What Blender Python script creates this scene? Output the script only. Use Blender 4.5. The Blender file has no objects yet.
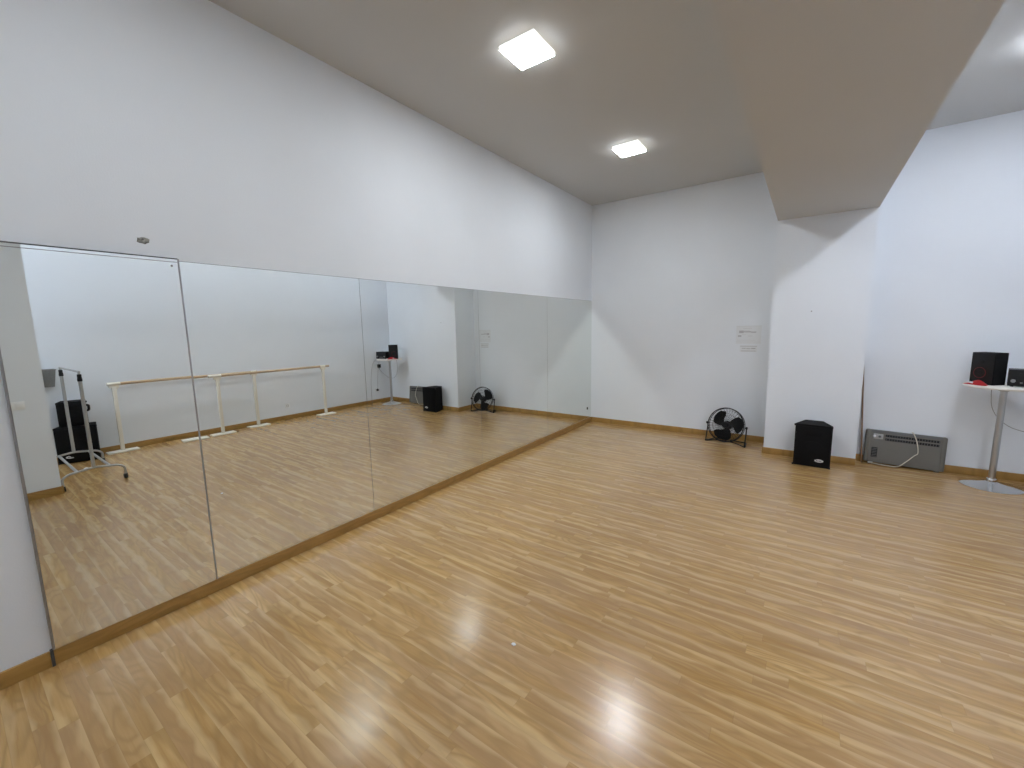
import bpy, bmesh, math, random
from mathutils import Vector, Matrix
random.seed(7)
C = bpy.context.scene.collection
PI = math.pi

# ------------------------------------------------------------------ materials
def mat(name, col, rough=.5, metal=0.0, emit=None, strength=0, noise=None, bump=0, bscale=200, coat=0, alpha=1, spec=.5):
    m = bpy.data.materials.new(name); m.use_nodes = True
    nt = m.node_tree; b = nt.nodes['Principled BSDF']
    b.inputs['Base Color'].default_value = (*col, 1)
    b.inputs['Roughness'].default_value = rough
    b.inputs['Metallic'].default_value = metal
    b.inputs['Coat Weight'].default_value = coat
    b.inputs['Alpha'].default_value = alpha
    b.inputs['Specular IOR Level'].default_value = spec
    if emit:
        b.inputs['Emission Color'].default_value = (*emit, 1)
        b.inputs['Emission Strength'].default_value = strength
    geo = None
    if noise:
        sc, amt = noise
        geo = nt.nodes.new('ShaderNodeNewGeometry')
        n = nt.nodes.new('ShaderNodeTexNoise'); n.inputs['Scale'].default_value = sc; n.inputs['Detail'].default_value = 5
        nt.links.new(geo.outputs['Position'], n.inputs['Vector'])
        r = nt.nodes.new('ShaderNodeValToRGB')
        r.color_ramp.elements[0].position = .3; r.color_ramp.elements[1].position = .7
        r.color_ramp.elements[0].color = (*[c*(1-amt) for c in col], 1)
        r.color_ramp.elements[1].color = (*[min(1, c*(1+amt)) for c in col], 1)
        nt.links.new(n.outputs['Fac'], r.inputs['Fac']); nt.links.new(r.outputs['Color'], b.inputs['Base Color'])
    if bump:
        geo = geo or nt.nodes.new('ShaderNodeNewGeometry')
        n2 = nt.nodes.new('ShaderNodeTexNoise'); n2.inputs['Scale'].default_value = bscale; n2.inputs['Detail'].default_value = 3
        bp = nt.nodes.new('ShaderNodeBump'); bp.inputs['Strength'].default_value = bump; bp.inputs['Distance'].default_value = .002
        nt.links.new(geo.outputs['Position'], n2.inputs['Vector']); nt.links.new(n2.outputs['Fac'], bp.inputs['Height'])
        nt.links.new(bp.outputs['Normal'], b.inputs['Normal'])
    return m

def wood_mat(name, cols, rough, axis=0, strip=None, length=.62, gloss_noise=False):
    """long-grain wood; when strip is set, a laminate of strips running along x"""
    m = bpy.data.materials.new(name); m.use_nodes = True
    nt = m.node_tree; N = nt.nodes; L = nt.links; b = N['Principled BSDF']
    def math_(op, a, bb=None, c=None):
        n = N.new('ShaderNodeMath'); n.operation = op
        for i, v in enumerate((a, bb, c)):
            if v is None: continue
            if isinstance(v, (int, float)): n.inputs[i].default_value = v
            else: L.new(v, n.inputs[i])
        return n.outputs[0]
    def comb(x, y, z):
        n = N.new('ShaderNodeCombineXYZ')
        for i, v in enumerate((x, y, z)):
            if isinstance(v, (int, float)): n.inputs[i].default_value = v
            else: L.new(v, n.inputs[i])
        return n.outputs[0]
    def noise(vec, scale, detail=4, rough_=.55, dist=0):
        n = N.new('ShaderNodeTexNoise'); n.inputs['Scale'].default_value = scale; n.inputs['Detail'].default_value = detail
        n.inputs['Roughness'].default_value = rough_; n.inputs['Distortion'].default_value = dist
        L.new(vec, n.inputs['Vector']); return n.outputs['Fac']
    def wn(vec):
        n = N.new('ShaderNodeTexWhiteNoise'); n.noise_dimensions = '3D'; L.new(vec, n.inputs['Vector']); return n
    def mix(a, bb, fac, mode='MIX'):
        n = N.new('ShaderNodeMix'); n.data_type = 'RGBA'; n.blend_type = mode
        if isinstance(fac, (int, float)): n.inputs[0].default_value = fac
        else: L.new(fac, n.inputs[0])
        for i, v in ((6, a), (7, bb)):
            if isinstance(v, tuple): n.inputs[i].default_value = (*v, 1)
            else: L.new(v, n.inputs[i])
        return n.outputs[2]
    def ramp(fac, stops):
        r = N.new('ShaderNodeValToRGB'); e = r.color_ramp.elements
        while len(e) < len(stops): e.new(.5)
        for i, (p, c) in enumerate(stops): e[i].position = p; e[i].color = (*c, 1) if len(c) == 3 else c
        L.new(fac, r.inputs['Fac']); return r.outputs['Color']
    g = N.new('ShaderNodeNewGeometry'); s = N.new('ShaderNodeSeparateXYZ'); L.new(g.outputs['Position'], s.inputs[0])
    x, y = (s.outputs[0], s.outputs[1]) if axis == 0 else (s.outputs[1], math_('ADD', s.outputs[2], s.outputs[0]))
    if axis == 2: x, y = s.outputs[2], s.outputs[1]
    if strip:
        row = math_('FLOOR', math_('DIVIDE', y, strip))
        ro = wn(comb(row, 3.7, 1.1)).outputs['Value']
        t = math_('ADD', math_('DIVIDE', x, length), math_('MULTIPLY', ro, 13.0))
        col_ = math_('FLOOR', t)
        w = wn(comb(col_, row, .5)); rv = w.outputs['Value']
        w2 = wn(comb(col_, row, 9.5)).outputs['Value']
        fy = math_('FRACT', math_('DIVIDE', y, strip)); fx = math_('FRACT', t)
        ey = math_('MINIMUM', fy, math_('SUBTRACT', 1.0, fy)); ex = math_('MINIMUM', fx, math_('SUBTRACT', 1.0, fx))
        seam = math_('MAXIMUM', math_('LESS_THAN', ey, .012), math_('LESS_THAN', ex, .0016))
    else:
        rv = 0.5; w2 = .5
        seam = None
    if strip:
        gx = math_('ADD', x, math_('MULTIPLY', rv, 37.0)); gy = math_('ADD', y, math_('MULTIPLY', w2, 11.0))
    else:
        gx, gy = x, y
    streak = noise(comb(math_('MULTIPLY', gx, 2.2), math_('MULTIPLY', gy, 42.0), 0.0), 1.0, 5, .6, .3)
    fine = noise(comb(math_('MULTIPLY', gx, 9.0), math_('MULTIPLY', gy, 240.0), 0.0), 1.0, 3, .6)
    field = noise(comb(math_('MULTIPLY', gx, 1.9), math_('MULTIPLY', gy, 8.0), 4.0), 1.0, 1.5, .4, .4)
    rings = math_('ADD', math_('MULTIPLY', math_('SINE', math_('MULTIPLY', field, 60.0)), .5), .5)
    base = ramp(math_('ADD', math_('MULTIPLY', streak, .80), math_('MULTIPLY', rv, .22)) if strip else streak,
                [(.30, cols[0]), (.50, cols[1]), (.72, cols[2])])
    c = mix(base, tuple(v*.70 for v in cols[1]), math_('MULTIPLY', math_('MULTIPLY', rings, rings), .66))
    c = mix(c, tuple(v*.75 for v in cols[0]), math_('MULTIPLY', math_('SUBTRACT', 1.0, fine), .22))
    if strip:
        # a few broad pale sap-wood bands and darker heart-wood bands
        tone = ramp(w2, [(.30, (0, 0, 0)), (.95, (1, 1, 1))])
        c = mix(c, (.36, .215, .105), math_('MULTIPLY', tone, .55))
        flip = math_('GREATER_THAN', w2, .5)
        d = math_('ABSOLUTE', math_('SUBTRACT', fy, flip))
        sn = noise(comb(math_('MULTIPLY', gx, 2.6), math_('MULTIPLY', rv, 50.0), 3.0), 1.0, 2.5, .5)
        sapf = N.new('ShaderNodeMath'); sapf.operation = 'MULTIPLY_ADD'; sapf.use_clamp = True
        L.new(math_('SUBTRACT', math_('MULTIPLY', math_('SUBTRACT', sn, .40), 2.1), d), sapf.inputs[0]); sapf.inputs[1].default_value = 4.0; sapf.inputs[2].default_value = .5
        c = mix(c, cols[3], math_('MULTIPLY', sapf.outputs[0], .46))
        hn = ramp(noise(comb(math_('MULTIPLY', gx, 1.4), math_('MULTIPLY', gy, 12.0), 21.0), 1.0, 2, .5, .6), [(.52, (0, 0, 0)), (.68, (1, 1, 1))])
        c = mix(c, tuple(v*.80 for v in cols[0]), math_('MULTIPLY', hn, .45))
        c = mix(c, tuple(v*.42 for v in cols[0]), math_('MULTIPLY', seam, .22))
    L.new(c, b.inputs['Base Color'])
    if gloss_noise:
        rn = noise(g.outputs['Position'], 3.0, 4)
        L.new(math_('ADD', math_('MULTIPLY', rn, .12), rough - .06), b.inputs['Roughness'])
        bp = N.new('ShaderNodeBump'); bp.inputs['Strength'].default_value = .03; bp.inputs['Distance'].default_value = .001
        b.inputs['Coat Weight'].default_value = .40; b.inputs['Coat Roughness'].default_value = .17
        L.new(streak, bp.inputs['Height']); L.new(bp.outputs['Normal'], b.inputs['Normal'])
    else:
        b.inputs['Roughness'].default_value = rough
    b.inputs['Specular IOR Level'].default_value = .5
    return m

M = {}
M['paint'] = mat('white_wall_paint', (.775, .815, .865), .75, noise=(1.3, .02), bump=.25, bscale=130)
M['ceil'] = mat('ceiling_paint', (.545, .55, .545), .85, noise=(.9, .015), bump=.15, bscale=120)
M['floor'] = wood_mat('oak_laminate', [(.35, .190, .062), (.46, .275, .098), (.57, .365, .145), (.67, .48, .235)], .24, 0, .065, .74, True)
M['skirt'] = wood_mat('skirting_wood', [(.34, .185, .045), (.40, .225, .060), (.46, .27, .080)], .45, 1)
M['skirt_x'] = wood_mat('skirting_wood_across', [(.34, .185, .045), (.40, .225, .060), (.46, .27, .080)], .45, 0)
M['rail'] = wood_mat('barre_wood', [(.44, .31, .18), (.54, .40, .25), (.62, .48, .31)], .4, 1)
M['plank'] = wood_mat('dark_plank_wood', [(.17, .095, .05), (.25, .145, .08), (.33, .20, .12)], .55, 2)
M['mirror'] = mat('mirror_silvering', (.845, .87, .845), 0.0, 1.0)
M['edge'] = mat('dark_mirror_edge', (.09, .095, .10), .35, .6)
M['steel'] = mat('brushed_edge_steel', (.36, .36, .37), .4, .8)
M['pole'] = mat('satin_chrome', (.56, .57, .59), .30, 1.0)
M['chrome'] = mat('chrome', (.75, .76, .78), .12, 1.0)
M['greymetal'] = mat('grey_painted_steel', (.42, .42, .41), .38, .4)
M['cream'] = mat('cream_painted_steel', (.80, .77, .68), .45)
M['black'] = mat('black_plastic', (.008, .008, .009), .5, spec=.3)
M['carpet'] = mat('black_cabinet_covering', (.006, .006, .0065), .85, spec=.2, bump=.4, bscale=500, noise=(300, .35))
M['grille'] = mat('black_grille', (.004, .004, .0045), .8, bump=.5, bscale=700, spec=.2)
M['cone'] = mat('dark_cone', (.010, .010, .011), .7, spec=.3)
M['whiteplastic'] = mat('white_plastic', (.84, .86, .88), .35)
M['tabletop'] = mat('white_laminate_top', (.82, .80, .76), .35)
M['heater'] = mat('grey_green_enamel', (.145, .140, .124), .42, noise=(6, .05))
M['heatertop'] = mat('grey_enamel', (.13, .135, .135), .4)
M['beige'] = mat('beige_cord', (.62, .58, .50), .5)
M['red'] = mat('red_fabric', (.60, .015, .02), .5)
M['darkred'] = mat('dark_red_trim', (.16, .006, .01), .5)
M['paper'] = mat('paper', (.74, .765, .79), .8)
M['ink'] = mat('faded_print', (.47, .47, .49), .8)
M['inkl'] = mat('pale_print', (.64, .65, .67), .8)
M['plaster'] = mat('broken_plaster', (.27, .27, .25), .95, noise=(70, .65))
M['basket'] = mat('smoky_plastic', (.22, .235, .24), .35, noise=(60, .1))
M['badge'] = mat('silver_badge', (.75, .75, .75), .4)
M['greycable'] = mat('grey_cable', (.25, .25, .25), .5)
M['rimcool'] = mat('lit_cool_rim', (.9, .9, .9), .5, emit=(.84, .90, 1.0), strength=42)
M['rimglow'] = mat('lit_diffuser_rim', (.9, .9, .88), .5, emit=(1.0, .99, .93), strength=1.6)
M['glow'] = mat('lit_diffuser', (.9, .9, .9), .5, emit=(.95, .99, 1.03), strength=64)
M['glowdim'] = mat('lit_dim_diffuser', (.9, .9, .9), .5, emit=(.95, .99, 1.03), strength=30)
M['glowcool'] = mat('lit_cool_diffuser', (.9, .9, .9), .5, emit=(.88, .93, 1.03), strength=66)

# ------------------------------------------------------------------ helpers
def obj(name, bm, m, parent=None, smooth=False, bevel=0, seg=2):
    if bevel:
        es = [e for e in bm.edges if e.is_manifold and e.calc_face_angle(0) > .6]
        bmesh.ops.bevel(bm, geom=es, offset=bevel, segments=seg, affect='EDGES', profile=.6)
    bmesh.ops.recalc_face_normals(bm, faces=bm.faces)
    me = bpy.data.meshes.new(name); bm.to_mesh(me); bm.free()
    me.materials.append(m)
    if smooth or bevel:
        for p in me.polygons: p.use_smooth = True
        try: me.set_sharp_from_angle(angle=math.radians(35))
        except Exception: pass
    o = bpy.data.objects.new(name, me); C.objects.link(o)
    if parent: o.parent = parent
    return o
def box(bm, x0, x1, y0, y1, z0, z1, mtx=None):
    r = bmesh.ops.create_cube(bm, size=1)
    bmesh.ops.scale(bm, vec=(x1-x0, y1-y0, z1-z0), verts=r['verts'])
    bmesh.ops.translate(bm, vec=((x0+x1)/2, (y0+y1)/2, (z0+z1)/2), verts=r['verts'])
    if mtx is not None: bmesh.ops.transform(bm, matrix=mtx, verts=r['verts'])
    return bm
def B(*a): return box(bmesh.new(), *a)
def prism(bm, pts, z0, z1):
    lo = [bm.verts.new((x, y, z0)) for x, y in pts]; hi = [bm.verts.new((x, y, z1)) for x, y in pts]
    n = len(pts); bm.faces.new(lo[::-1]); bm.faces.new(hi)
    for i in range(n): bm.faces.new((lo[i], lo[(i+1) % n], hi[(i+1) % n], hi[i]))
    return bm
def lathe(bm, prof, n=32, mtx=None):
    rings = []
    for r, z in prof:
        if r < 1e-6: rings.append([bm.verts.new((0, 0, z))])
        else: rings.append([bm.verts.new((r*math.cos(2*PI*i/n), r*math.sin(2*PI*i/n), z)) for i in range(n)])
    for a, b in zip(rings, rings[1:]):
        for i in range(n):
            j = (i+1) % n
            if len(a) == 1: bm.faces.new((a[0], b[j], b[i]))
            elif len(b) == 1: bm.faces.new((a[i], a[j], b[0]))
            else: bm.faces.new((a[i], a[j], b[j], b[i]))
    for rg, rev in ((rings[0], True), (rings[-1], False)):
        if len(rg) > 1: bm.faces.new(rg[::-1] if rev else rg)
    if mtx is not None: bmesh.ops.transform(bm, matrix=mtx, verts=[v for rg in rings for v in rg])
    return bm
def tube(bm, pts, r, n=10, closed=False):
    pts = [Vector(p) for p in pts]; rings = []; N = len(pts); up = None
    for i, p in enumerate(pts):
        a = pts[(i-1) % N] if (closed or i > 0) else p
        b = pts[(i+1) % N] if (closed or i < N-1) else p
        t = (b-a).normalized()
        if up is None: up = Vector((0, 0, 1)) if abs(t.z) < .9 else Vector((1, 0, 0))
        s = t.cross(up).normalized(); up = s.cross(t).normalized()
        rr = r[i] if isinstance(r, (list, tuple)) else r
        rings.append([bm.verts.new(p + rr*(s*math.cos(2*PI*k/n)+up*math.sin(2*PI*k/n))) for k in range(n)])
    for i in range(N if closed else N-1):
        a, b = rings[i], rings[(i+1) % N]
        for k in range(n): bm.faces.new((a[k], a[(k+1) % n], b[(k+1) % n], b[k]))
    if not closed: bm.faces.new(rings[0][::-1]); bm.faces.new(rings[-1])
    return bm
def smooth_path(pts, k=8):
    P = [Vector(p) for p in pts]; out = []
    for i in range(len(P)-1):
        p0 = P[max(i-1, 0)]; p1 = P[i]; p2 = P[i+1]; p3 = P[min(i+2, len(P)-1)]
        for j in range(k):
            t = j/k
            out.append(.5*((2*p1)+(p2-p0)*t+(2*p0-5*p1+4*p2-p3)*t*t+(3*p1-p0-3*p2+p3)*t**3))
    out.append(P[-1]); return out
def round_path(pts, r, k=5):
    P = [Vector(p) for p in pts]; out = [P[0]]
    for i in range(1, len(P)-1):
        a = (P[i-1]-P[i]); b = (P[i+1]-P[i]); d = min(r, a.length*.49, b.length*.49)
        s = P[i]+a.normalized()*d; e = P[i]+b.normalized()*d
        for j in range(k+1):
            t = j/k; out.append((1-t)**2*s+2*t*(1-t)*P[i]+t*t*e)
    out.append(P[-1]); return out
def tag(o, label, cat, group=None):
    o['label'] = label; o['category'] = cat
    if group: o['group'] = group
    return o
def thing(name, label, cat, loc=(0, 0, 0), rz=0, group=None):
    o = bpy.data.objects.new(name, None); C.objects.link(o); o.empty_display_size = .1
    o.location = loc; o.rotation_euler = (0, 0, rz)
    return tag(o, label, cat, group)
def struct(name, bm, m, label=None, **k):
    o = obj(name, bm, m, **k); o['kind'] = 'structure'
    if label: o['label'] = label; o['category'] = name.split('_')[0]
    return o
def rotx(a): return Matrix.Rotation(a, 4, 'X')
def T(x, y, z): return Matrix.Translation((x, y, z))

# ------------------------------------------------------------------ room dimensions (metres)
H = 3.604; W = 4.99; YB = 6.60; YR = 6.29; YC = 6.046
XL, XR, ZB = 2.643, 3.554, 2.85
YF = -2.6
PX, PY = 3.33, .655
SK, ST = .08, .014

struct('floor', B(-.1, W+.1, YF-.1, YB+.1, -.1, 0), M['floor'], 'oak laminate strip floor across the whole studio')
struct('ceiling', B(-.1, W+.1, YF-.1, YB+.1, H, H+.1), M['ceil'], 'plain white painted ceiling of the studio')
bm = bmesh.new()
for y0, y1, z0, z1 in ((YF-.1, .19, 0, H), (.19, YB-.003, 2.068, H), (.19, YB-.003, 0, SK), (YB-.003, YB+.1, 0, H)): box(bm, -.1, 0, y0, y1, z0, z1)
struct('wall_left', bm, M['paint'], 'tall white wall carrying the mirror panels')
inset = struct('wall_left_inset', B(-.1, 0, .19, YB-.003, SK, 2.068), M['paint'], 'part of the white wall hidden behind the mirror panels')
struct('wall_back', B(0, XL, YB, YB+.1, 0, H), M['paint'], 'white back wall between the mirrors and the column')
struct('wall_recess', B(XR, W+.1, YR, YB+.1, 0, H), M['paint'], 'white wall behind the heater and the bar table')
struct('wall_right', B(W, W+.1, YF-.1, YR, 0, H), M['paint'], 'white wall behind the ballet barres, seen in the mirrors')
struct('wall_front', B(0, W, YF-.1, YF, 0, H), M['paint'], 'white wall behind the camera')
struct('wall_partition', B(PX, XR, YF, PY, 0, H), M['paint'], 'end of white partition wall seen at the left of the mirror')
struct('wall_column', B(XL, XR, YC, YB+.1, 0, H), M['paint'], 'white column under the end of the ceiling beam')
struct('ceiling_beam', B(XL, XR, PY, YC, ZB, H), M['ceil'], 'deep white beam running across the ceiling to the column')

def skirt(name, x0, x1, y0, y1, label):
    struct(name, B(x0, x1, y0, y1, 0, SK), M['skirt'] if (y1-y0) > (x1-x0) else M['skirt_x'], label, bevel=.003)
skirt('baseboard_left', 0, ST+.004, YF, .178, 'wooden baseboard left of the mirrors')
skirt('baseboard_mirror', 0, ST, .19, YB, 'long wooden baseboard under the mirror panels')
skirt('baseboard_back', ST, XL, YB-ST, YB, 'wooden baseboard behind the fan')
skirt('baseboard_column_side', XL-ST, XL, YC-ST, YB-ST, 'wooden baseboard on the side of the column')
skirt('baseboard_column', XL, XR, YC-ST, YC, 'wooden baseboard behind the floor speaker')
skirt('baseboard_recess', XR, W-ST, YR-ST, YR, 'wooden baseboard behind the heater')
skirt('baseboard_right', W-ST, W, YF, YR, 'wooden baseboard below the ballet barres')
skirt('baseboard_partition', PX-ST, PX, YF, PY, 'wooden baseboard on the partition wall')
skirt('baseboard_partition_end', PX-ST, XR, PY, PY+ST, 'wooden baseboard on the end of the partition wall')
struct('trim_1', B(0, .021, .178, .190, 0, SK+.006), M['edge'], 'dark joint strip closing the baseboard at the mirror edge')

# ------------------------------------------------------------------ mirrors
seams = [.19, .906, 2.11, 3.61, 5.115, YB-.004]
labs = ['leftmost tall mirror panel with dark edge trims, standing slightly proud of the wall',
        'second mirror panel from the left, beside the dark-trimmed one',
        'third mirror panel from the left, reflecting the bar table and floor speaker',
        'fourth mirror panel from the left, reflecting the round fan',
        'last narrow mirror panel beside the back wall corner']
for i in range(5):
    y0, y1 = seams[i], seams[i+1]; g = .0018
    r = thing('mirror_panel', labs[i], 'mirror', (0, (y0+y1)/2, SK+.004), 0, 'mirror panels along the left wall')
    if i == 2: r.rotation_euler = (0, 0, -.0015)
    w = (y1-y0)/2 - g; h = 2.068-SK-.004; th = .006
    if i == 0:
        th = .016; r.rotation_euler = (0, .0009, 0)
        bm = B(th-.004, th, -w+.006, w, 0, h+.008); obj('mirror_glass', bm, M['mirror'], r)
        obj('backing_board', B(.0005, th-.0045, -w+.004, w-.002, 0, h), M['steel'], r)
        obj('edge_trim', B(.0005, th+.003, -w-.004, -w+.003, 0, h+.012), M['steel'], r)
        obj('edge_trim', B(.0005, th+.003, w-.001, w+.0065, 0, h+.012), M['steel'], r)
        obj('top_trim', B(.0005, th+.003, -w, w, h+.008, h+.014), M['edge'], r)
        s = obj('top_strip', B(th, th+.0012, -w, w, h-.010, h-.006), M['steel'], r)
        obj('screw', lathe(bmesh.new(), [(0, .003), (.005, .002), (.006, 0)], 12, T(th, w-.03, h-.03) @ Matrix.Rotation(PI/2, 4, 'Y')), M['steel'], r)
    else:
        obj('mirror_glass', B(.0025, th, -w, w, 0, h), M['mirror'], r)
        obj('backing_board', B(.0003, .0024, -w-g, w+g, -.002, h+.003), M['edge'], r)
        if i == 4:
            obj('edge_clip', B(th, th+.006, w-.16, w-.135, .15, .19), M['black'], r, bevel=.002)

# plaster hole above the first mirror
bm = bmesh.new()
ring = [(.022*(1+random.uniform(-.25, .25))*math.cos(a)*1.35, .023*(1+random.uniform(-.25, .25))*math.sin(a)*(.6 if a < PI else 1.15)) for a in [i*2*PI/14 for i in range(14)]]
c0 = bm.verts.new((.002, 0, 0)); vs = [bm.verts.new((.0006, a, b)) for a, b in ring]; vi = [bm.verts.new((.005, a*.72, b*.72)) for a, b in ring]
for i in range(14):
    j = (i+1) % 14; bm.faces.new((vs[i], vs[j], vi[j], vi[i])); bm.faces.new((vi[i], vi[j], c0))
h_ = obj('wall_hole', bm, M['plaster']); h_.location = (0, .765, 2.168)
tag(h_, 'small grey chipped hole in the white wall above the leftmost mirror', 'hole')

# ------------------------------------------------------------------ ceiling lights
def light(x, y, label, m):
    t = thing('ceiling_light', label, 'light', (x, y, H-.034), 0, 'square ceiling light panels')
    a = .143
    obj('diffuser', B(-a+.003, a-.003, -a+.003, a-.003, 0, .003), m, t)
    obj('diffuser_rim', B(-a, a, -a, a, .003, .026), M['rimglow'] if m is not M['glowcool'] else M['rimcool'], t, bevel=.002)
    obj('housing', B(-a+.004, a-.004, -a+.004, a-.004, .026, .034), M['whiteplastic'], t)
light(1.277, 2.71, 'nearer and larger of the two square lit ceiling panels left of the beam', M['glow'])
light(1.277, 4.77, 'farther and smaller of the two square lit ceiling panels left of the beam', M['glow'])
light(1.277, .66, 'square ceiling light panel above the leftmost mirror panel', M['glowdim'])
light(1.277, -1.41, 'unseen square ceiling light panel added behind the camera on the mirror side', M['glow'])  # unseen panel, added to light the rear of the studio
light(4.40, 4.77, 'square ceiling panel right of the beam, its corner at the picture edge', M['glowcool'])
light(4.40, 2.71, 'square ceiling panel right of the beam above the ballet barres', M['glowcool'])
light(4.40, .65, 'square ceiling panel right of the beam above the garment rack', M['glowcool'])
light(4.40, -1.41, 'unseen square ceiling panel added behind the partition wall', M['glowcool'])  # its unseen partner on the other side, likewise added for light

# ------------------------------------------------------------------ notices on the back wall
def notice(name, label, x0, x1, z0, z1, bars):
    t = thing(name, label, 'notice', ((x0+x1)/2, YB, z0))
    w = (x1-x0)/2; hh = z1-z0
    obj('sheet', B(-w, w, -.0025, -.0003, 0, hh), M['paper'], t)
    for (a, b, c, d, m) in bars:
        obj('printed_line', B(-w+2*w*a, -w+2*w*b, -.0032, -.0026, hh*c, hh*d), M[m], t)
notice('wall_notice', 'larger faded paper notice with blurred print on the back wall', 2.195, 2.50, 1.365, 1.615,
       [(.28, .62, .84, .87, 'inkl'), (.12, .30, .60, .74, 'ink'), (.30, .60, .64, .70, 'ink'), (.60, .80, .62, .68, 'ink'), (.30, .55, .73, .76, 'inkl'),
        (.08, .22, .40, .48, 'ink'), (.24, .40, .50, .53, 'inkl'), (.48, .66, .42, .46, 'inkl'), (.02, .98, .10, .12, 'inkl'), (.05, .8, .20, .22, 'inkl'), (0.0, 1.0, .975, .995, 'inkl')])
notice('wall_notice', 'small paper strip with dark lines hung below the larger notice', 2.25, 2.462, 1.255, 1.345,
       [(.02, .98, .84, .92, 'ink'), (.12, .35, .50, .60, 'ink'), (.38, .62, .46, .56, 'ink'), (.66, .9, .46, .62, 'ink'), (.08, .92, .10, .19, 'ink')])
n_ = obj('wall_nail', lathe(bmesh.new(), [(.004, 0), (.007, .004), (.006, .012), (0, .013)], 10, rotx(PI/2)), M['greycable'])
n_.location = (3.035, YC, 1.775); tag(n_, 'tiny dark nail in the middle of the white column', 'nail')

# ------------------------------------------------------------------ electrical plates
def outlet(name, label, loc, rz, cat, rockers=0, size=(.082, .082)):
    t = thing(name, label, cat, loc, rz)     # plate faces local -x
    w, h = size[0]/2, size[1]
    obj('plate', B(-.009, 0, -w, w, 0, h), M['whiteplastic'], t, bevel=.003)
    if rockers:
        for k in range(rockers):
            yc = -w + (k+.5)*2*w/rockers
            obj('rocker', B(-.013, -.008, yc-w/rockers+.008, yc+w/rockers-.008, .014, h-.014), M['whiteplastic'], t, bevel=.002)
    else:
        obj('socket_well', lathe(bmesh.new(), [(0, 0), (.020, 0), (.021, .0035), (.023, .004), (.024, 0)], 20, T(-.0085, 0, h/2) @ Matrix.Rotation(-PI/2, 4, 'Y')), M['greycable'], t)
        for s in (-1, 1): obj('socket_hole', B(-.0125, -.0095, s*.0095-.0025, s*.0095+.0025, h/2-.0025, h/2+.0025), M['black'], t)
    return t
outlet('light_switch', 'white double light switch on the partition wall at the far left of the mirror', (PX, .435, .93), 0, 'switch', 2, (.14, .082))
outlet('wall_socket', 'white wall socket low on the wall below the ballet barres', (W, 3.85, .22), 0, 'socket')
outlet('wall_socket', 'white wall socket with a black plug low beside the bar table', (W, 5.86, .26), 0, 'socket')
outlet('wall_socket', 'upper white wall socket behind the bar table holding a black adapter', (W, 5.93, .80), 0, 'socket')

# ------------------------------------------------------------------ ballet barres
def barre(label, x, ya, yb, posts, z, caps):
    t = thing('ballet_barre', label, 'barre', (x, (ya+yb)/2, 0), 0, 'portable ballet barres by the right wall'); m = (ya+yb)/2
    obj('rail', lathe(bmesh.new(), [(.0, ya-m+.0), (.021, ya-m+.002), (.021, yb-m-.002), (0, yb-m)], 20, rotx(-PI/2) @ Matrix.Identity(4)), M['rail'], t, smooth=True).location = (0, 0, z)
    for (a, b) in caps:
        obj('rail_sleeve', lathe(bmesh.new(), [(.0, a-m), (.0245, a-m+.004), (.0245, b-m-.004), (0, b-m)], 20, rotx(-PI/2)), M['cream'], t, smooth=True).location = (0, 0, z)
    for y in posts:
        p = obj('post', B(-.02, .02, y-m-.022, y-m+.022, .018, z-.05), M['cream'], t, bevel=.004)
        obj('bracket', prism(bmesh.new(), [(-.016, -.05), (.016, -.05), (.016, .05), (-.016, .05)], z-.055, z-.018), M['cream'], t, bevel=.004).location = (0, y-m, 0)
        obj('gusset', tube(bmesh.new(), [(0, y-m+.005, z-.12), (0, y-m+.05, z-.04)], .007, 8), M['cream'], t)
        obj('base_plate', B(-.08, .07, y-m-.17, y-m+.17, 0, .018), M['cream'], t, bevel=.004)
# rotx(-90deg) sends +z of the lathe to +y
barre('ballet barre with wooden rail on cream posts, the one nearer the garment rack', 4.875, 1.39, 3.33, (1.455, 3.27), .968, [(1.385, 1.53), (3.22, 3.32)])
barre('ballet barre with wooden rail on cream posts, the one nearer the bar table', 4.775, 2.56, 4.62, (2.68, 4.49), .965, [(2.555, 2.74), (4.43, 4.54)])
t = thing('loose_base_plate', 'flat white base plate lying loose on the floor beneath the barre rail', 'plate', (4.74, 2.28, 0), .1)
obj('plate', B(-.08, .08, -.17, .17, 0, .018), M['cream'], t, bevel=.004)
obj('post_socket', B(-.03, .03, -.035, .035, .018, .026), M['cream'], t, bevel=.003)

# ------------------------------------------------------------------ garment rack
t = thing('garment_rack', 'grey metal garment rack on castors in front of the stacked black speakers', 'rack', (3.885, .918, 0))
xa, xb = -.525, .525
for X in (xa, xb):
    pts = round_path([(X, -.25, .05), (X, -.25, .14), (X, -.20, .175), (X, 0, .205), (X, .20, .175), (X, .25, .14), (X, .25, .05)], .05)
    obj('foot_bar', tube(bmesh.new(), pts, .012), M['greymetal'], t, smooth=True)
    for y in (-.25, .25):
        c = obj('castor', lathe(bmesh.new(), [(.0, -.016), (.025, -.016), (.029, -.009), (.029, .009), (.025, .016), (0, .016)], 20, T(X+.008, y, .029) @ rotx(PI/2)), M['black'], t, smooth=True)
        obj('castor_fork', prism(bmesh.new(), [(X-.012, y-.016), (X+.016, y-.016), (X+.016, y+.016), (X-.012, y+.016)], .034, .058), M['black'], c, bevel=.004)
    obj('upright', tube(bmesh.new(), [(X, 0, .20), (X, 0, 1.18)], .0160, 14), M['greymetal'], t, smooth=True)
    obj('upright_clamp', lathe(bmesh.new(), [(0, 1.16), (.020, 1.16), (.021, 1.18), (.018, 1.20), (.018, 1.235), (0, 1.24)], 16, T(X, 0, 0)), M['black'], t, smooth=True)
    obj('upright_extension', tube(bmesh.new(), [(X, 0, 1.23), (X, 0, 1.26)], .011, 10), M['greymetal'], t, smooth=True)
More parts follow.
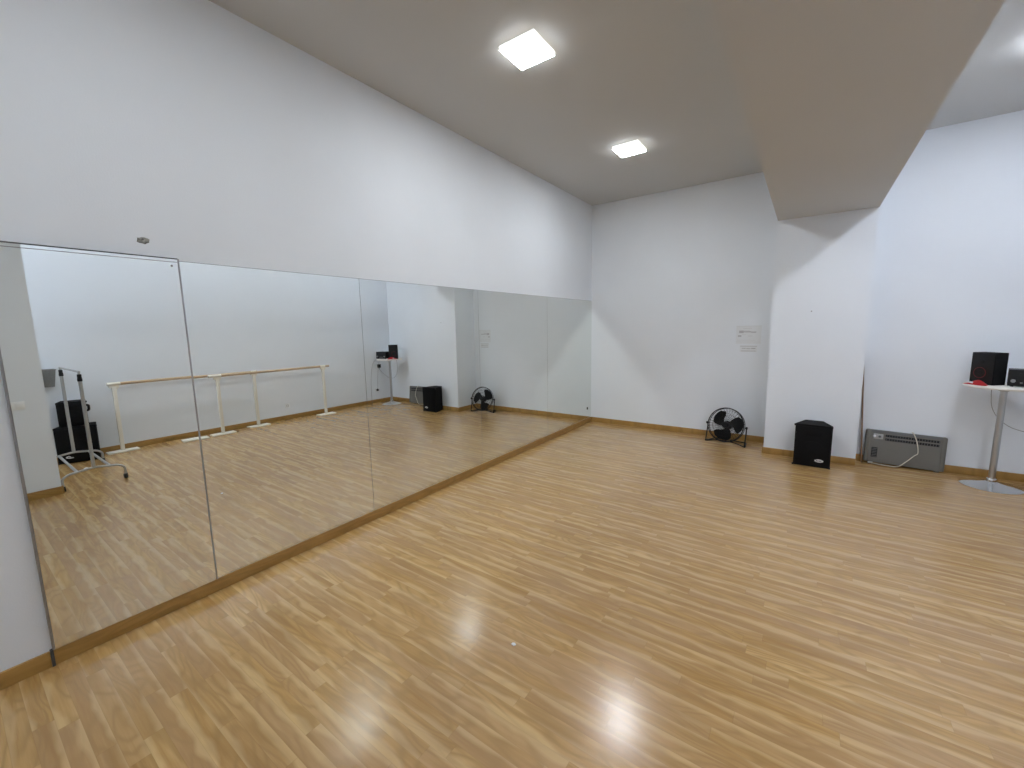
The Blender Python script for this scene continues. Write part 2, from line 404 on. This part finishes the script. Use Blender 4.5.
obj('hanging_rail', tube(bmesh.new(), [(xa-.03, 0, 1.262), (xb+.03, 0, 1.262)], .010, 12), M['greymetal'], t, smooth=True)
for y in (-.13, .13):
    obj('bottom_rail', tube(bmesh.new(), [(xa, y, .185), (xb, y, .185)], .0125, 12), M['greymetal'], t, smooth=True)

# ------------------------------------------------------------------ speakers
def pa_speaker(name, label, loc, rz, w, d, h, back=.6, badge=True, woofer=True, wf=.31, group=None):
    """front faces local -y, the plan narrows toward the back"""
    t = thing(name, label, 'speaker', loc, rz, group)
    a, b = w/2, w/2*back
    obj('cabinet', prism(bmesh.new(), [(-a, 0), (a, 0), (a, d*.10), (b, d), (-b, d), (-a, d*.10)], .006, h), M['carpet'], t, bevel=.006)
    gr = obj('grille', B(-a+.012, a-.012, -.012, .0, .02, h-.02), M['grille'], t, bevel=.006)
    if woofer:
        obj('woofer', lathe(bmesh.new(), [(w*wf, 0), (w*wf, .004), (w*wf*.9, .005), (w*wf*.3, .002), (w*wf*.2, .006), (0, .007)], 32, T(0, -.0125, h*.40) @ rotx(PI/2)), M['grille'], gr, smooth=True)
        obj('horn', B(-w*.22, w*.22, -.0165, -.012, h*.74, h*.88), M['grille'], gr, bevel=.002)
    for sx in (-1, 1):
        for zz in (.0, h-.023):
            obj('corner_protector', B(sx*a-.012, sx*a+.003, -.004, .02, zz, zz+.024), M['black'], t, bevel=.006)
    if badge:
        bd = obj('badge', lathe(bmesh.new(), [(.0, 0), (.040, 0), (.038, .003), (0, .0035)], 24, T(w*.20, -.0125, .085) @ rotx(PI/2) @ Matrix.Diagonal((1.05, .45, 1, 1))), M['badge'], gr)
        for k in range(4):
            obj('badge_mark', B(w*.20-.025+k*.013, w*.20-.018+k*.013, -.0168, -.0158, .079, .091), M['black'], bd)
    return t
pa_speaker('floor_speaker', 'black floor speaker with pale badge standing in front of the white column', (3.140, 5.722, 0), math.radians(-1.0), .345, .29, .49, .50)
pa_speaker('floor_speaker', 'larger black speaker at the bottom of the stack behind the garment rack', (4.70, .995, 0), math.radians(-70), .39, .26, .475, .8, True)
s2 = pa_speaker('floor_speaker', 'smaller black speaker at the top of the stack behind the garment rack', (4.73, 1.00, .477), math.radians(-76), .27, .22, .32, .85, False)
obj('carry_handle', tube(bmesh.new(), round_path([(-.13, .06, .18), (-.150, .06, .19), (-.152, .06, .25), (-.13, .06, .26)], .015), .014, 8), M['black'], s2, smooth=True)
p_ = obj('paper_scrap', prism(bmesh.new(), [(-.03, -.012), (.012, -.02), (.034, .006), (.004, .022), (-.026, .012)], 0, .008), M['paper']); p_.location = (4.25, .98, .0)
tag(p_, 'small pale paper scrap on the floor under the garment rack', 'paper')
p_ = obj('plaster_crumb', prism(bmesh.new(), [(-.012, -.006), (.004, -.009), (.012, .003), (.002, .010), (-.010, .006)], 0, .004), M['paper']); p_.location = (1.86, 1.60, 0)
tag(p_, 'tiny white crumb lying alone on the wooden floor', 'crumb')

# grey basket on the right wall
t = thing('wall_basket', 'smoky grey tapered basket fixed to the wall above the stacked speakers', 'basket', (W, .83, 1.0))
bm = bmesh.new()
top = [(-.16, -.13), (0, -.13), (0, .10), (-.16, .10)]; bot = [(-.12, -.10), (0, -.10), (0, .075), (-.12, .075)]
lo = [bm.verts.new((x, y, 0)) for x, y in bot]; hi = [bm.verts.new((x, y, .22)) for x, y in top]
hi2 = [bm.verts.new((x*.94-.003, y*.94, .22)) for x, y in top]; lo2 = [bm.verts.new((x*.94-.003, y*.94, .01)) for x, y in bot]
bm.faces.new(lo[::-1]); bm.faces.new(lo2)
for i in range(4):
    j = (i+1) % 4
    bm.faces.new((lo[i], lo[j], hi[j], hi[i])); bm.faces.new((hi[i], hi[j], hi2[j], hi2[i])); bm.faces.new((hi2[i], hi2[j], lo2[j], lo2[i]))
obj('basket_body', bm, M['basket'], t)
obj('rim', tube(bmesh.new(), [(-.163, -.133, .22), (-.004, -.133, .22), (-.004, .103, .22), (-.163, .103, .22)], .005, 6, True), M['greycable'], t)

# ------------------------------------------------------------------ floor fan
t = thing('floor_fan', 'round black metal floor fan tilted upward beside the column', 'fan', (2.175, 6.25, 0), math.radians(-13))
FR = .232; cz = .262; tilt = math.radians(-14)
HM = T(0, .02, cz) @ rotx(tilt)             # head frame, faces local -y, tilted up
def hp(x, y, z): return HM @ Vector((x, y, z))
def ringpts(r, y, n=48): return [hp(r*math.cos(2*PI*k/n), y, r*math.sin(2*PI*k/n)) for k in range(n)]
bm = bmesh.new()
for r, y in ((FR, -.045), (.215, -.06), (.16, -.072), (.115, -.079), (.07, -.083)):
    if r == FR: continue
    tube(bm, ringpts(r, y), .0014, 5, True)
for k in range(36):
    a = 2*PI*k/36; c, s = math.cos(a), math.sin(a)
    tube(bm, [hp(r*c, y, r*s) for r, y in ((.03, -.085), (.10, -.081), (.17, -.070), (.215, -.058), (FR, -.045))], .0013, 4)
obj('front_grille', bm, M['black'], t)
bm = bmesh.new()
for r, y in ((.20, .045), (.14, .065), (.08, .075)): tube(bm, ringpts(r, y), .0014, 5, True)
for k in range(36):
    a = 2*PI*k/36; c, s = math.cos(a), math.sin(a)
    tube(bm, [hp(r*c, y, r*s) for r, y in ((.05, .078), (.12, .070), (.20, .045), (FR, .005))], .0013, 4)
obj('rear_grille', bm, M['black'], t)
bm = bmesh.new(); tube(bm, ringpts(FR, -.045), .0072, 8, True); tube(bm, ringpts(FR, .005), .0045, 8, True)
for k in range(8):
    a = 2*PI*k/8+.2; tube(bm, [hp(FR*math.cos(a), -.045, FR*math.sin(a)), hp(FR*math.cos(a), .005, FR*math.sin(a))], .003, 5)
obj('guard_ring', bm, M['black'], t, smooth=True)
obj('centre_cap', lathe(bmesh.new(), [(0, .092), (.030, .090), (.036, .084), (.036, .080), (0, .079)], 24, HM @ rotx(PI/2)), M['black'], t, smooth=True)
mo = obj('motor', lathe(bmesh.new(), [(0, -.10), (.045, -.10), (.056, -.08), (.058, -.02), (.045, -.012), (0, -.012)], 24, HM @ rotx(PI/2)), M['black'], t, smooth=True)
obj('blade_hub', lathe(bmesh.new(), [(0, .045), (.034, .042), (.04, .02), (.04, -.008), (0, -.008)], 24, HM @ rotx(PI/2)), M['black'], t, smooth=True)
for k, a0 in enumerate((math.radians(166), math.radians(36), math.radians(280))):
    bm = bmesh.new(); g = []
    nr, na = 8, 6
    for i in range(nr+1):
        r = .03+(.210-.03)*i/nr; row = []
        lead = a0 - .62*math.sin(PI*(i/nr)*.55)+.12; wid = .72+.74*math.sin(PI*min(1, i/nr*.8))
        if i == nr: wid *= .62
        for j in range(na+1):
            a = lead - wid*(j/na-.5)
            row.append(bm.verts.new(hp(r*math.cos(a), .03-.045*(j/na)*(.5+.5*i/nr)-.0, r*math.sin(a))))
        g.append(row)
    for i in range(nr):
        for j in range(na): bm.faces.new((g[i][j], g[i+1][j], g[i+1][j+1], g[i][j+1]))
    bmesh.ops.solidify(bm, geom=bm.faces[:], thickness=.002)
    obj('blade', bm, M['black'], t, smooth=True)
wx = .252
obj('stand', tube(bmesh.new(), round_path([(-wx, .02, .272), (-wx-.002, .02, .20), (-wx-.003, -.03, .010), (-wx+.05, .20, .010), (wx-.05, .20, .010), (wx+.003, -.03, .010), (wx+.002, .02, .20), (wx, .02, .272)], .03), .008, 10), M['black'], t, smooth=True)
obj('front_crossbar', tube(bmesh.new(), smooth_path([(-wx+.008, -.02, .010), (-wx+.12, .015, .028), (0, .03, .034), (wx-.12, .015, .028), (wx-.008, -.02, .010)], 5), .007, 8), M['black'], t, smooth=True)
for s in (-1, 1):
    obj('tilt_knob', lathe(bmesh.new(), [(0, 0), (.008, 0), (.008, .014), (.017, .016), (.017, .034), (0, .036)], 16, T(s*.234, .01, cz) @ Matrix.Rotation(s*PI/2, 4, 'Y')), M['black'], t, smooth=True)
    obj('foot_cap', tube(bmesh.new(), [(s*(wx+.003)-.001, -.026, .0135), (s*(wx-.0), .01, .0135)], .0125, 8), M['black'], t)

# ------------------------------------------------------------------ leaning plank and heater
t = obj('leaning_plank', prism(bmesh.new(), [(-.006, -.028), (.006, -.028), (.006, .028), (-.006, .028)], 0, 1.20), M['plank'], bevel=.002)
t.location = (3.626, 6.243, .0); t.rotation_euler = (0, math.radians(-3.1), 0)
tag(t, 'dark brown wooden plank leaning upright against the side of the column', 'plank')

t = thing('convector_heater', 'grey convector heater standing crooked against the wall right of the column', 'heater', (3.974, 6.205, .0), 0)
t.rotation_euler = (math.radians(-7), math.radians(1.6), 0)
hw, hh, z0 = .315, .375, .018
obj('body', B(-hw, hw, 0, .055, z0, z0+hh), M['heater'], t, bevel=.012, seg=3)
obj('top_cover', B(-hw+.02, hw-.01, -.003, .05, z0+hh-.030, z0+hh+.003), M['heatertop'], t, bevel=.006)
for s in (-1, 1): obj('end_cap', B(s*hw-.022, s*hw+.022, -.008, .06, z0+.004, z0+hh+.004), M['heater'], t, bevel=.018, seg=4)
for k, zz in enumerate((z0+hh-.066, z0+hh-.108)):
    vent = obj('air_vent', B(-.165, hw-.035, -.0035, .004, zz, zz+.026), M['black'], t, bevel=.002)
    for i in range(20):
        xx = -.155+i*.0225; obj('vent_bar', B(xx, xx+.004, -.0055, -.003, zz+.003, zz+.023), M['heatertop'], vent)
cp = obj('control_panel', B(-hw+.045, -.185, -.007, .002, z0+hh-.100, z0+hh-.040), M['greymetal'], t, bevel=.004)
for k, (xx, mm) in enumerate(((-.262, 'whiteplastic'), (-.215, 'heatertop'))):
    obj('dial', lathe(bmesh.new(), [(0, .015), (.011, .014), (.014, 0)], 18, T(xx, -.007, z0+hh-.07) @ rotx(PI/2)), M[mm], cp, smooth=True)
gv = obj('side_grille', B(-.275, -.222, -.004, .002, z0+.06, z0+.175), M['black'], t, bevel=.003)
for i in range(6): obj('grille_bar', B(-.270, -.227, -.006, -.003, z0+.068+i*.018, z0+.074+i*.018), M['heatertop'], gv)
for s in (-1,): obj('foot', B(s*(hw-.045)-.02, s*(hw-.045)+.02, .005, .05, .0, z0+.004), M['whiteplastic'], t, bevel=.003)
obj('foot', B(hw-.055, hw-.015, .005, .05, .006, z0+.004), M['heater'], t, bevel=.002)
pts = smooth_path([(.055, .045, z0+hh+.012), (.06, .01, z0+hh+.014), (.075, -.014, z0+hh-.02), (.10, -.022, z0+hh-.10), (.112, -.028, z0+hh-.20), (.085, -.035, z0+.14), (.02, -.05, z0+.06), (-.045, -.07, .018), (-.13, -.07, .010), (-.22, -.03, .008), (-.285, .0, .012)], 6)
obj('power_cord', tube(bmesh.new(), pts, .0048, 8), M['beige'], t, smooth=True)

# ------------------------------------------------------------------ bar table and what stands on it
TX, TY, TZ = 4.59, 5.945, 1.015
t = thing('bar_table', 'round white bar table on a chrome pole at the right edge', 'table', (TX, TY, 0))
obj('base', lathe(bmesh.new(), [(0, 0), (.215, 0), (.216, .006), (.200, .012), (.15, .022), (.09, .034), (.045, .050), (.034, .060), (0, .060)], 48), M['chrome'], t, smooth=True)
obj('base_collar', lathe(bmesh.new(), [(0, .055), (.038, .055), (.040, .068), (.036, .082), (.028, .088), (0, .088)], 24), M['chrome'], t, smooth=True)
obj('pole', lathe(bmesh.new(), [(0, .08), (.025, .08), (.025, TZ-.05), (0, TZ-.05)], 24), M['pole'], t, smooth=True)
obj('top_mount', lathe(bmesh.new(), [(0, TZ-.06), (.03, TZ-.06), (.06, TZ-.035), (.11, TZ-.024), (0, TZ-.024)], 24), M['greymetal'], t, smooth=True)
obj('tabletop', lathe(bmesh.new(), [(0, TZ-.024), (.266, TZ-.024), (.274, TZ-.018), (.276, TZ-.012), (.274, TZ-.004), (.268, TZ), (0, TZ)], 64), M['tabletop'], t, smooth=True)

t = thing('bookshelf_speaker', 'small black box speaker with a dark red ring standing on the bar table', 'speaker', (4.425, 5.93, TZ), math.radians(-52))
a = .098
obj('cabinet', B(-a, a, 0, .13, 0, .31), M['carpet'], t, bevel=.004)
fr = obj('front_baffle', B(-a+.006, a-.006, -.006, .001, .006, .304), M['black'], t, bevel=.003)
obj('woofer_cone', lathe(bmesh.new(), [(.052, 0), (.052, .003), (.044, .004), (.018, .001), (.015, .005), (0, .006)], 28, T(-.01, -.0062, .115) @ rotx(PI/2)), M['cone'], fr, smooth=True)
obj('woofer_ring', tube(bmesh.new(), [(-.01+.050*math.cos(2*PI*k/28), -.0105, .115+.050*math.sin(2*PI*k/28)) for k in range(28)], .0022, 6, True), M['darkred'], fr)
obj('tweeter', lathe(bmesh.new(), [(.022, 0), (.022, .003), (.012, .003), (0, .008)], 20, T(0, -.0062, .225) @ rotx(PI/2)), M['cone'], fr, smooth=True)

t = thing('amplifier', 'low black amplifier lying on the bar table beside the box speaker', 'amplifier', (4.70, 5.81, TZ), math.radians(-14))
obj('case', B(-.128, .128, 0, .20, .010, .158), M['black'], t, bevel=.004)
fp = obj('front_panel', B(-.128, .128, -.006, .0, .008, .160), M['cone'], t, bevel=.002)
obj('display', B(-.06, .05, -.008, -.005, .100, .130), M['black'], fp)
for xx in (-.095, .095): obj('control_dial', lathe(bmesh.new(), [(.016, 0), (.015, .014), (0, .015)], 18, T(xx, -.006, .055) @ rotx(PI/2)), M['greycable'], fp, smooth=True)
for xx in (-.045, -.02, .005, .03): obj('button', B(xx-.008, xx+.008, -.009, -.005, .035, .045), M['greycable'], fp)
for xx in (-.10, .10):
    for yy in (.02, .18): obj('rubber_foot', lathe(bmesh.new(), [(0, 0), (.012, 0), (.012, .010), (0, .010)], 12, T(xx, yy, 0)), M['black'], t)

t = thing('red_pouch', 'crumpled red pouch with a white patch in front of the box speaker', 'pouch', (4.375, 5.862, TZ), math.radians(-50))
bm = bmesh.new(); nx, ny = 14, 8; g = []
for i in range(nx+1):
    row = []
    for j in range(ny+1):
        u, v = i/nx, j/ny; x = -.095+.19*u; y = -.032+.066*v
        e = math.sin(PI*u)**.5*math.sin(PI*v)**.6 if 0 < u < 1 and 0 < v < 1 else 0
        z = .002+e*(.014+.044*u)*(1+.25*math.sin(9*u+5*v))
        row.append(bm.verts.new((x+.01*math.sin(6*v), y*(.55+.45*u), z)))
    g.append(row)
for i in range(nx):
    for j in range(ny): bm.faces.new((g[i][j], g[i+1][j], g[i+1][j+1], g[i][j+1]))
bmesh.ops.solidify(bm, geom=bm.faces[:], thickness=.0015)
obj('pouch_body', bm, M['red'], t, smooth=True)
obj('white_patch', prism(bmesh.new(), [(-.022, -.010), (.016, -.014), (.012, .004), (-.018, .006)], 0, .002), M['paper'], t).matrix_local = T(-.015, -.020, .026) @ rotx(math.radians(48))

def cable(label, pts, m='greycable', r=.0028):
    o = obj('cable', tube(bmesh.new(), smooth_path(pts, 7), r, 7), M[m], smooth=True); return tag(o, label, 'cable')
cable('thin dark cable hanging from the bar table just left of its pole', [(4.55, 6.10, TZ-.026), (4.555, 6.12, TZ-.12), (4.58, 6.14, TZ-.26), (4.65, 6.16, TZ-.38), (4.76, 6.17, TZ-.46), (4.88, 6.12, TZ-.46), (W-.04, 5.96, .73), (W-.0385, 5.93, .766)])
cable('thin cable dropping from the bar table to the low plug on the wall', [(4.871, 5.90, TZ-.012), (4.90, 5.88, TZ-.12), (4.93, 5.87, .7), (4.95, 5.86, .45), (W-.0335, 5.86, .314)])
cable('thin straight cable hanging at the front of the bar table', [(4.812, 5.752, TZ-.012), (4.86, 5.69, TZ-.12), (4.90, 5.66, .6), (4.92, 5.66, .25), (4.93, 5.67, .008)])
a_ = thing('power_adapter', 'black power adapter plugged high into the wall behind the bar table', 'adapter', (W-.0135, 5.93, .80))
obj('adapter_body', B(-.05, 0, -.032, .032, .0, .08), M['black'], a_, bevel=.008)
obj('cable_sleeve', tube(bmesh.new(), [(-.025, 0, .0), (-.025, 0, -.03)], .006, 8), M['black'], a_)
for yy in (-.0095, .0095): obj('plug_pin', B(-.002, .0055, yy-.002, yy+.002, .038, .042), M['chrome'], a_)
a_ = thing('power_plug', 'black power plug in the low wall socket beside the bar table', 'plug', (W-.0135, 5.86, .275))
for yy in (-.0095, .0095): obj('plug_pin', B(-.002, .0075, yy-.002, yy+.002, .018, .022), M['chrome'], a_)
obj('plug_body', B(-.035, .002, -.020, .020, .0, .04), M['black'], a_, bevel=.007)
obj('cable_sleeve', tube(bmesh.new(), [(-.02, 0, .038), (-.02, 0, .062)], .005, 8), M['black'], a_)

# ------------------------------------------------------------------ camera
f, yaw, pitch, roll, cx = 414.85, .6189, -.1349, -.0189, 3.0198
fw = Vector((-math.sin(yaw)*math.cos(pitch), math.cos(yaw)*math.cos(pitch), math.sin(pitch)))
r0 = Vector((math.cos(yaw), math.sin(yaw), 0)); u0 = r0.cross(fw)
r2 = math.cos(roll)*r0+math.sin(roll)*u0; u2 = -math.sin(roll)*r0+math.cos(roll)*u0
cam = bpy.data.cameras.new('camera'); co = bpy.data.objects.new('camera', cam); C.objects.link(co)
cam.sensor_width = 36; cam.lens = f/1024*36; cam.clip_start = .05; cam.clip_end = 100
mt = Matrix.Identity(4)
for i in range(3): mt[i][0] = r2[i]; mt[i][1] = u2[i]; mt[i][2] = -fw[i]
mt[0][3], mt[1][3], mt[2][3] = cx, 0, 1.65
co.matrix_world = mt
S = bpy.context.scene; S.camera = co

w = bpy.data.worlds.new('world'); S.world = w; w.use_nodes = True
w.node_tree.nodes['Background'].inputs[0].default_value = (.7, .75, .8, 1); w.node_tree.nodes['Background'].inputs[1].default_value = .05
S.view_settings.view_transform = 'Standard'; S.view_settings.look = 'None'; S.view_settings.exposure = 0.42

# lamps added behind the wall for light the mirrors throw back: each left-hand ceiling panel as the mirrors image it,
# shining only through the mirrored area (the wall around the mirrors blocks it)
bc = bpy.data.collections.new('mirror_light_blockers')
skip = {inset}
for o in bpy.data.objects:
    if o.name.startswith('mirror_panel'): skip |= set(o.children_recursive)
for o in skip: bc.objects.link(o)
for k, co_ in enumerate(bc.collection_objects): co_.light_linking.link_state = 'EXCLUDE'
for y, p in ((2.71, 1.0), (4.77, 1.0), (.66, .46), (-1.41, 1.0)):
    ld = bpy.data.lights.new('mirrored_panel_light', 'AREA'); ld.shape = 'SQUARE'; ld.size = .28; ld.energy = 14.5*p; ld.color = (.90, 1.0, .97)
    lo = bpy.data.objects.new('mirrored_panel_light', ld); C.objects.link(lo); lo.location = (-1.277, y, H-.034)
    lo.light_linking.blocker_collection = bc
cy = S.cycles
cy.max_bounces = 12; cy.diffuse_bounces = 6; cy.glossy_bounces = 8; cy.sample_clamp_indirect = 4.0; cy.use_denoising = True
